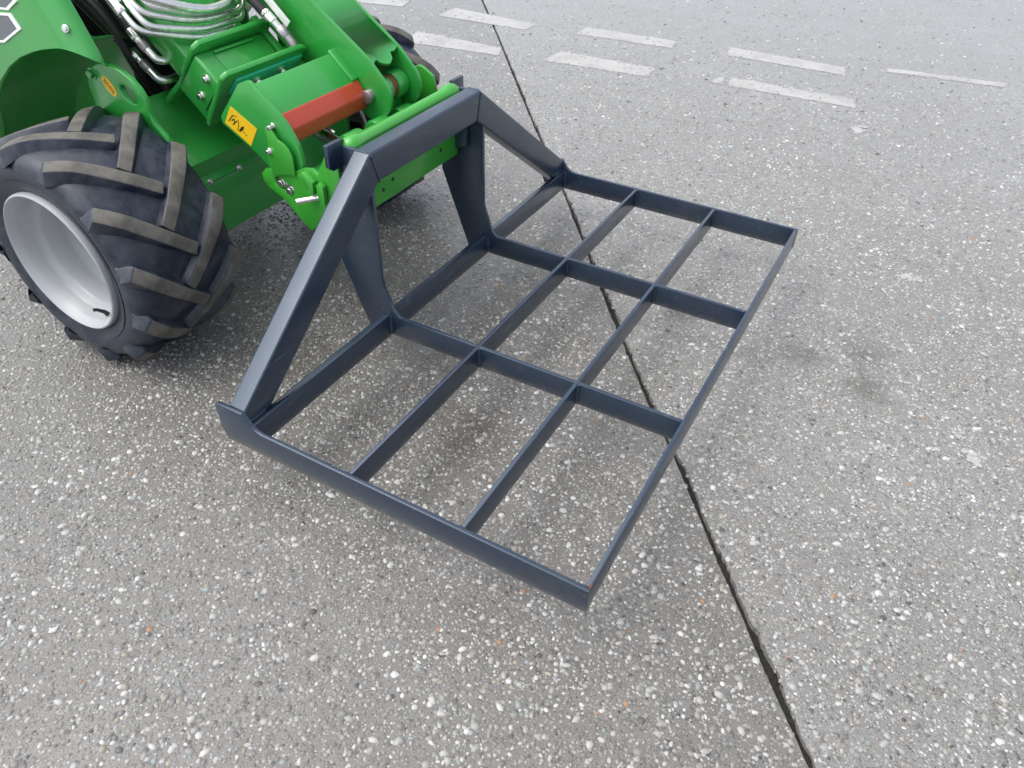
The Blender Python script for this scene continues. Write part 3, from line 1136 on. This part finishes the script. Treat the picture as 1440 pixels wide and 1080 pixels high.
st_line([(0.10, 0.75), (0.16, 0.30)], 0.0020)
st_line([(0.16, 0.30), (0.30, 0.22)], 0.0014)
st_line([(0.18, 0.62), (0.24, 0.42), (0.30, 0.62), (0.26, 0.74), (0.34, 0.40)], 0.0022)
st_line([(0.36, 0.30), (0.44, 0.55), (0.46, 0.85)], 0.0013)
st_line([(0.52, 0.80), (0.60, 0.42)], 0.0048)
st_line([(0.53, 0.52), (0.62, 0.66)], 0.0028)
st_line([(0.66, 0.66), (0.69, 0.66)], 0.0028)
st_line([(0.74, 0.70), (0.78, 0.72)], 0.0028)
link("pictogram", finish(bm, 0, smooth=False), INK, sticker)

# cover plate over the near hitch joint and the slotted hitch cheek
gd = [(-0.298, 0.578), (-0.284, 0.580), (-0.266, 0.556), (-0.250, 0.550), (-0.238, 0.541), (-0.229, 0.524), (-0.230, 0.478), (-0.256, 0.474), (-0.300, 0.462), (-0.306, 0.50), (-0.298, 0.54)]
prism_part("guard_plate", [(x, 0.4585, z) for x, z in gd], (0, 0.005, 0), GREEN_Y, LD, 0.0012)
prism_part("guard_rib", [(x, 0.4637, z) for x, z in ((-0.290, 0.575), (-0.279, 0.560), (-0.272, 0.53), (-0.278, 0.53), (-0.290, 0.555))], (0, 0.0105, 0), GREEN_Y, LD, 0.0012)
bolt((-0.287, 0.4735, 0.578), (0, -1, 0), 0.006, 0.014)
bolt((-0.297, 0.4585, 0.522), (0, -1, 0), 0.006, 0.007)


def cheek(y0, t, slot):
    out = [(-0.345, 0.455), (-0.330, 0.470), (-0.300, 0.476), (-0.232, 0.486), (-0.205, 0.500), (-0.180, 0.505), (-0.165, 0.494), (-0.150, 0.520), (-0.128, 0.560), (-0.10, 0.575), (-0.10, 0.41), (-0.215, 0.338),
           (-0.232, 0.350), (-0.290, 0.405), (-0.330, 0.422), (-0.343, 0.436)]
    bm = bmesh.new()
    outer = [bm.verts.new((x, y0, z)) for x, z in out]
    es = [bm.edges.new((outer[i], outer[(i + 1) % len(outer)])) for i in range(len(outer))]
    if slot:
        p, q, r = Vector((-0.293, 0, 0.446)), Vector((-0.260, 0, 0.432)), 0.0125
        d = (q - p).normalized()
        nn = Vector((-d.z, 0, d.x))
        hv = []
        for k in range(9):
            a = R(90 + 180 * k / 8)
            hv.append(p + (d * math.cos(a) + nn * math.sin(a)) * r)
        for k in range(9):
            a = R(-90 + 180 * k / 8)
            hv.append(q + (d * math.cos(a) + nn * math.sin(a)) * r)
        hvv = [bm.verts.new((v.x, y0, v.z)) for v in hv]
        es += [bm.edges.new((hvv[i], hvv[(i + 1) % len(hvv)])) for i in range(len(hvv))]
    bmesh.ops.triangle_fill(bm, use_beauty=True, edges=es)
    ret = bmesh.ops.extrude_face_region(bm, geom=list(bm.faces))
    bmesh.ops.translate(bm, verts=[g for g in ret['geom'] if isinstance(g, bmesh.types.BMVert)], vec=(0, t, 0))
    return link("hitch_cheek", finish(bm, 0.0018, 2, 50), GREEN_Y, LD)


cheek(0.4650, 0.009, True)
box_part("slot_backing", (-0.312, 0.474, 0.415), (-0.240, 0.479, 0.465), STEEL, LD, 0.001)
bolt((-0.288, 0.474, 0.442), (0, -1, 0), 0.009, 0.010)
bolt((-0.262, 0.474, 0.430), (0, -1, 0), 0.0085, 0.012)
# locking pin, its tab and stop block
bm = bmesh.new()
add_tube(bm, [(-0.214, 0.432, 0.428), (-0.213, 0.434, 0.4285), (-0.165, 0.470, 0.438)], [0.005, 0.0072, 0.0068], 14)
link("locking_pin", finish(bm), ZINC, LD)
prism_part("pin_tab", [(-0.162, 0.462, 0.475), (-0.150, 0.462, 0.483), (-0.140, 0.462, 0.475), (-0.142, 0.462, 0.428), (-0.158, 0.462, 0.425)], (0, -0.012, 0), GREEN_Y, LD, 0.0015)
prism_part("stop_block", [(-0.215, 0.4645, 0.486), (-0.196, 0.4645, 0.499), (-0.168, 0.4645, 0.480), (-0.172, 0.4645, 0.447), (-0.188, 0.4645, 0.457), (-0.190, 0.4645, 0.474)], (0, -0.016, 0), GREEN_Y, LD, 0.0015)

# ---------------------------------------------------------------- far arm with the pin
def far_outline(y):
    top = [(-1.0, 0.030), (-0.25, 0.042), (-0.10, 0.062), (-0.060, 0.066)]
    rnd = [(-0.005 + 0.060 * math.cos(R(q)), 0.002 + 0.060 * math.sin(R(q))) for q in range(78, -131, -12)]
    bot = [(-0.10, -0.085), (-0.25, -0.12), (-1.0, -0.15)]
    return [A(a, y, n) for a, n in top + rnd + bot]


prism_part("far_arm_plate", far_outline(0.766), (0, 0.010, 0), GREEN, LD, 0.0022)
prism_part("far_arm_plate", far_outline(0.890), (0, 0.010, 0), GREEN, LD, 0.0022)
bm = bmesh.new()
topz = [(-1.0, 0.7765), (-0.050, 0.7765), (-0.058, 0.793), (-0.046, 0.800), (-0.038, 0.812), (-0.034, 0.826), (-0.040, 0.838), (-0.044, 0.846), (-0.062, 0.856), (-0.060, 0.872), (-0.066, 0.8895), (-1.0, 0.8895)]
tv = []
for a, y in topz:
    n = 0.030 + (a + 1.0) / 0.75 * 0.012 if a < -0.25 else 0.042 + (a + 0.25) / 0.15 * 0.02
    tv.append(A(a, y, min(n, 0.066) - 0.0025))
# split the long strip where the arm bends
b0, b1 = A(-0.25, 0.7765, 0.0395), A(-0.25, 0.8895, 0.0395)
c0, c1 = A(-0.10, 0.7765, 0.0595), A(-0.10, 0.8895, 0.0595)
add_prism(bm, [tv[0], b0, b1, tv[-1]], -DN * 0.008)
add_prism(bm, [b0, c0, c1, b1], -DN * 0.008)
add_prism(bm, [c0] + tv[1:-1] + [c1], -DN * 0.008)
link("far_arm_top", finish(bm, 0.0008, 1), GREEN, LD)
pc = A(-0.009, 0, -0.003)


def ypin(name, y0, y1, r, mat, bev=0.002, seg=28, c=pc, parent=LD):
    bm = bmesh.new()
    add_tube(bm, [(c.x, y0, c.z), (c.x, y1, c.z)], r, seg)
    return link(name, finish(bm, bev, 2, 60), mat, parent)


ypin("pivot_pin", 0.748, 0.9605, 0.0165, STEEL)
ypin("pivot_sleeve", 0.779, 0.826, 0.034, GREEN, 0.003)
ypin("pivot_sleeve", 0.845, 0.887, 0.036, GREEN, 0.003)
ypin("pivot_bushing", 0.8255, 0.8455, 0.031, RUST, 0.001)
ypin("pivot_sleeve", 0.790, 0.880, 0.030, GREEN, 0.002, c=pc + Vector((-0.02, 0, -0.045)))
ear = [(-0.030, -0.02), (-0.024, 0.012), (-0.012, 0.036), (0.000, 0.042), (0.022, 0.047), (0.034, 0.049), (0.058, 0.034), (0.066, 0.022), (0.078, 0.0), (0.13, -0.10), (0.03, -0.15), (-0.03, -0.08)]
prism_part("hitch_cheek", [A(a, 0.946, n) for a, n in ear], (0, 0.010, 0), GREEN_Y, LD, 0.002)

# red hexagonal bar that bridges the arms
bm = bmesh.new()
h0, h1 = 0.4870, 0.7640
sec = [(-0.060, -0.002), (-0.054, 0.001), (-0.018, -0.006), (-0.013, -0.010), (0.004, -0.030), (0.003, -0.036), (-0.030, -0.060), (-0.060, -0.045)]
add_prism(bm, [A(a, h0, n) for a, n in sec], (0, h1 - h0, 0))
link("red_bar", finish(bm, 0.003, 3, 20), RED, LD)
bm = bmesh.new()
add_tube(bm, [A(-0.022, 0.620, -0.055), A(0.001, 0.620, -0.046), A(0.022, 0.620, -0.038)], 0.0045, 12)
link("grease_pin", finish(bm, 0.0008, 1, 50), ZINC, LD)

# ---------------------------------------------------------------- hitch: top tube, face plate, gussets
bm = bmesh.new()
ys = [0.482, 0.488, 0.500, 0.516, 0.530, 0.542, 0.72, 0.872, 0.880, 0.892, 0.908, 0.922, 0.930]
rs = [0.012, 0.020, 0.0245, 0.0245, 0.0215, 0.0185, 0.0185, 0.0185, 0.0215, 0.0245, 0.0245, 0.020, 0.012]
add_tube(bm, [(-0.090, y, 0.563) for y in ys], rs, 24)
link("hitch_tube", finish(bm), GREEN_Y, LD)
bm = bmesh.new()
fp = [(-0.093, 0.4990, 0.555), (-0.093, 0.4990, 0.386), (-0.093, 0.936, 0.388), (-0.093, 0.936, 0.555)]
add_prism(bm, fp, (-0.010, 0, 0))
face = link("hitch_face", finish(bm, 0.0015), GREEN_Y, LD)
for y, z in ((0.605, 0.418), (0.645, 0.430), (0.845, 0.455), (0.855, 0.428)):
    bm = bmesh.new()
    add_tube(bm, [(-0.0945, y, z), (-0.0922, y, z)], 0.0052, 12)
    link("plate_hole", finish(bm), BLACK, face)
for y in (0.600, 0.690, 0.800, 0.880):
    gp = [(-0.104, 0.570), (-0.104, 0.395), (-0.22, 0.40), (-0.26, 0.43), (-0.235, 0.50), (-0.19, 0.525), (-0.15, 0.535)]
    prism_part("hitch_gusset", [(x, y, z) for x, z in gp], (0, 0.010, 0), GREEN, LD, 0.0018)
prism_part("hitch_shelf", [(-0.225, 0.4755, 0.478), (-0.105, 0.4755, 0.520), (-0.105, 0.5995, 0.520), (-0.225, 0.5995, 0.478)], (0, 0, -0.009), GREEN, LD, 0.0015)
for y in (0.640, 0.745, 0.845):
    bm = bmesh.new()
    c = Vector((-0.200, y, 0.498))
    add_tube(bm, [c + Vector((0, -0.028, 0)), c + Vector((0, 0.028, 0))], 0.030, 24)
    link("hinge_eye", finish(bm, 0.003, 2, 60), GREEN, LD)
    bm = bmesh.new()
    add_tube(bm, [c + Vector((0, -0.034, 0)), c + Vector((0, 0.034, 0))], 0.017, 20)
    link("hinge_pin", finish(bm, 0.002, 2, 60), BLACK, LD)
# tilt cylinder under the cross box
bm = bmesh.new()
add_tube(bm, [A(-0.19, 0.645, -0.185), A(-0.06, 0.645, -0.145)], 0.032, 24)
link("tilt_cylinder", finish(bm), GREEN, LD)
bm = bmesh.new()
add_tube(bm, [A(-0.06, 0.645, -0.13), (-0.20, 0.645, 0.47)], 0.016, 20)
link("cylinder_rod", finish(bm), ZINC, LD)

# ---------------------------------------------------------------- hydraulic pipes, hoses and fittings
def pipe(name, pts_a, r, mat=ZINC, rad=0.03, n=12):
    bm = bmesh.new()
    add_tube(bm, smooth_path([A(*p) for p in pts_a], rad, 6), r, n)
    return link(name, finish(bm), mat, LD)


pipe("hydraulic_pipe", [(-0.75, 0.500, -0.145), (-0.456, 0.447, -0.143), (-0.411, 0.449, -0.143), (-0.371, 0.535, -0.142), (-0.352, 0.581, -0.142), (-0.352, 0.680, -0.142), (-0.37, 0.70, -0.150)], 0.0074)
pipe("hydraulic_pipe", [(-0.75, 0.515, -0.130), (-0.445, 0.462, -0.128), (-0.405, 0.468, -0.128), (-0.378, 0.542, -0.128), (-0.362, 0.596, -0.128), (-0.362, 0.715, -0.128), (-0.385, 0.735, -0.128), (-0.48, 0.75, -0.13)], 0.0074)
pipe("hydraulic_pipe", [(-0.80, 0.500, -0.130), (-0.482, 0.471, -0.122), (-0.435, 0.474, -0.122), (-0.392, 0.563, -0.122), (-0.380, 0.621, -0.122), (-0.378, 0.722, -0.122), (-0.396, 0.752, -0.122), (-0.60, 0.79, -0.13)], 0.0080)
pipe("hydraulic_pipe", [(-0.80, 0.520, -0.115), (-0.470, 0.490, -0.110), (-0.440, 0.496, -0.110), (-0.398, 0.580, -0.108), (-0.388, 0.628, -0.108), (-0.390, 0.715, -0.108), (-0.410, 0.742, -0.108), (-0.60, 0.775, -0.12)], 0.0080)
pipe("hydraulic_pipe", [(-0.70, 0.540, -0.105), (-0.470, 0.470, -0.098), (-0.405, 0.560, -0.094), (-0.384, 0.612, -0.094), (-0.386, 0.680, -0.094), (-0.415, 0.722, -0.094), (-0.60, 0.760, -0.105)], 0.0115, ZINC, 0.045, 16)
for k, (y, a) in enumerate(((0.470, -0.50), (0.448, -0.475))):
    bm = bmesh.new()
    add_tube(bm, [A(a - 0.05, y + 0.006, -0.150), A(a, y, -0.146)], 0.011, 12)
    add_tube(bm, [A(a - 0.004, y, -0.146), A(a + 0.014, y, -0.145)], 0.013, 6)
    link("hydraulic_fitting", finish(bm, 0.001, 1, 40), ZINC, LD)
abox("pipe_clamp", -0.545, -0.475, 0.470, 0.490, -0.185, -0.155, bevel=0.003)
bolt(A(-0.53, 0.470, -0.170), (0, -1, 0.2), 0.006, 0.006)
bolt(A(-0.492, 0.470, -0.172), (0, -1, 0.2), 0.006, 0.006)
for y, n, a0 in ((0.500, -0.231, -0.462), (0.500, -0.277, -0.440)):
    pipe("hydraulic_hose", [(-1.0, y + 0.08, n + 0.03), (-0.7, y + 0.02, n + 0.01), (a0 - 0.002, y, n)], 0.0105, BLACK, 0.1)
    bm = bmesh.new()
    add_tube(bm, [A(a0 - 0.012, y, n), A(a0 - 0.010, y, n), A(a0 + 0.014, y, n), A(a0 + 0.015, y, n), A(a0 + 0.026, y, n + 0.001)], [0.0105, 0.0118, 0.0118, 0.0098, 0.0092], 16)
    link("hose_ferrule", finish(bm, 0.0008, 1, 50), ZINC, LD)
    bm = bmesh.new()
    add_tube(bm, [A(a0 + 0.025, y, n + 0.001), A(a0 + 0.050, y, n + 0.003)], 0.0128, 6)
    link("hose_nut", finish(bm, 0.0012, 1, 30), STEEL, LD)
    bm = bmesh.new()
    add_tube(bm, smooth_path([A(a0 + 0.049, y, n + 0.003), A(a0 + 0.082, y, n + 0.005), A(a0 + 0.090, y + 0.02, n + 0.006), A(a0 + 0.090, y + 0.06, n + 0.006)], 0.016, 5), 0.0098, 14)
    link("hose_elbow", finish(bm), ZINC, LD)
pipe("hydraulic_hose", [(-1.0, 0.46, -0.30), (-0.70, 0.47, -0.28), (-0.50, 0.50, -0.29), (-0.36, 0.55, -0.33)], 0.012, BLACK, 0.1)
pipe("hydraulic_hose", [(-1.0, 0.48, -0.20), (-0.70, 0.485, -0.195), (-0.55, 0.505, -0.20), (-0.40, 0.53, -0.25)], 0.012, BLACK, 0.1)
pipe("hydraulic_hose", [(-1.0, 0.44, -0.25), (-0.65, 0.455, -0.23), (-0.50, 0.475, -0.235), (-0.42, 0.49, -0.30), (-0.36, 0.56, -0.40)], 0.011, BLACK, 0.1)
# right hand hose beside the far arm
pipe("hydraulic_hose", [(-0.95, 0.715, -0.09), (-0.55, 0.715, -0.085), (-0.312, 0.725, -0.062)], 0.0125, BLACK, 0.1)
bm = bmesh.new()
add_tube(bm, [A(-0.325, 0.725, -0.063), A(-0.322, 0.725, -0.063), A(-0.292, 0.727, -0.062), A(-0.290, 0.727, -0.062), A(-0.272, 0.729, -0.062)], [0.0115, 0.0130, 0.0130, 0.0105, 0.0100], 16)
link("hose_ferrule", finish(bm, 0.0008, 1, 50), ZINC, LD)
bm = bmesh.new()
add_tube(bm, [A(-0.273, 0.729, -0.062), A(-0.246, 0.731, -0.062)], 0.0145, 6)
link("hose_nut", finish(bm, 0.0012, 1, 30), STEEL, LD)
bm = bmesh.new()
add_tube(bm, smooth_path([A(-0.247, 0.731, -0.062), A(-0.215, 0.733, -0.064), A(-0.212, 0.734, -0.10), A(-0.212, 0.734, -0.16)], 0.016, 5), 0.0115, 14)
link("hose_elbow", finish(bm), STEEL, LD)
abox("hose_tag", -0.37, -0.262, 0.737, 0.741, -0.050, -0.030, WHITE, 0.001)
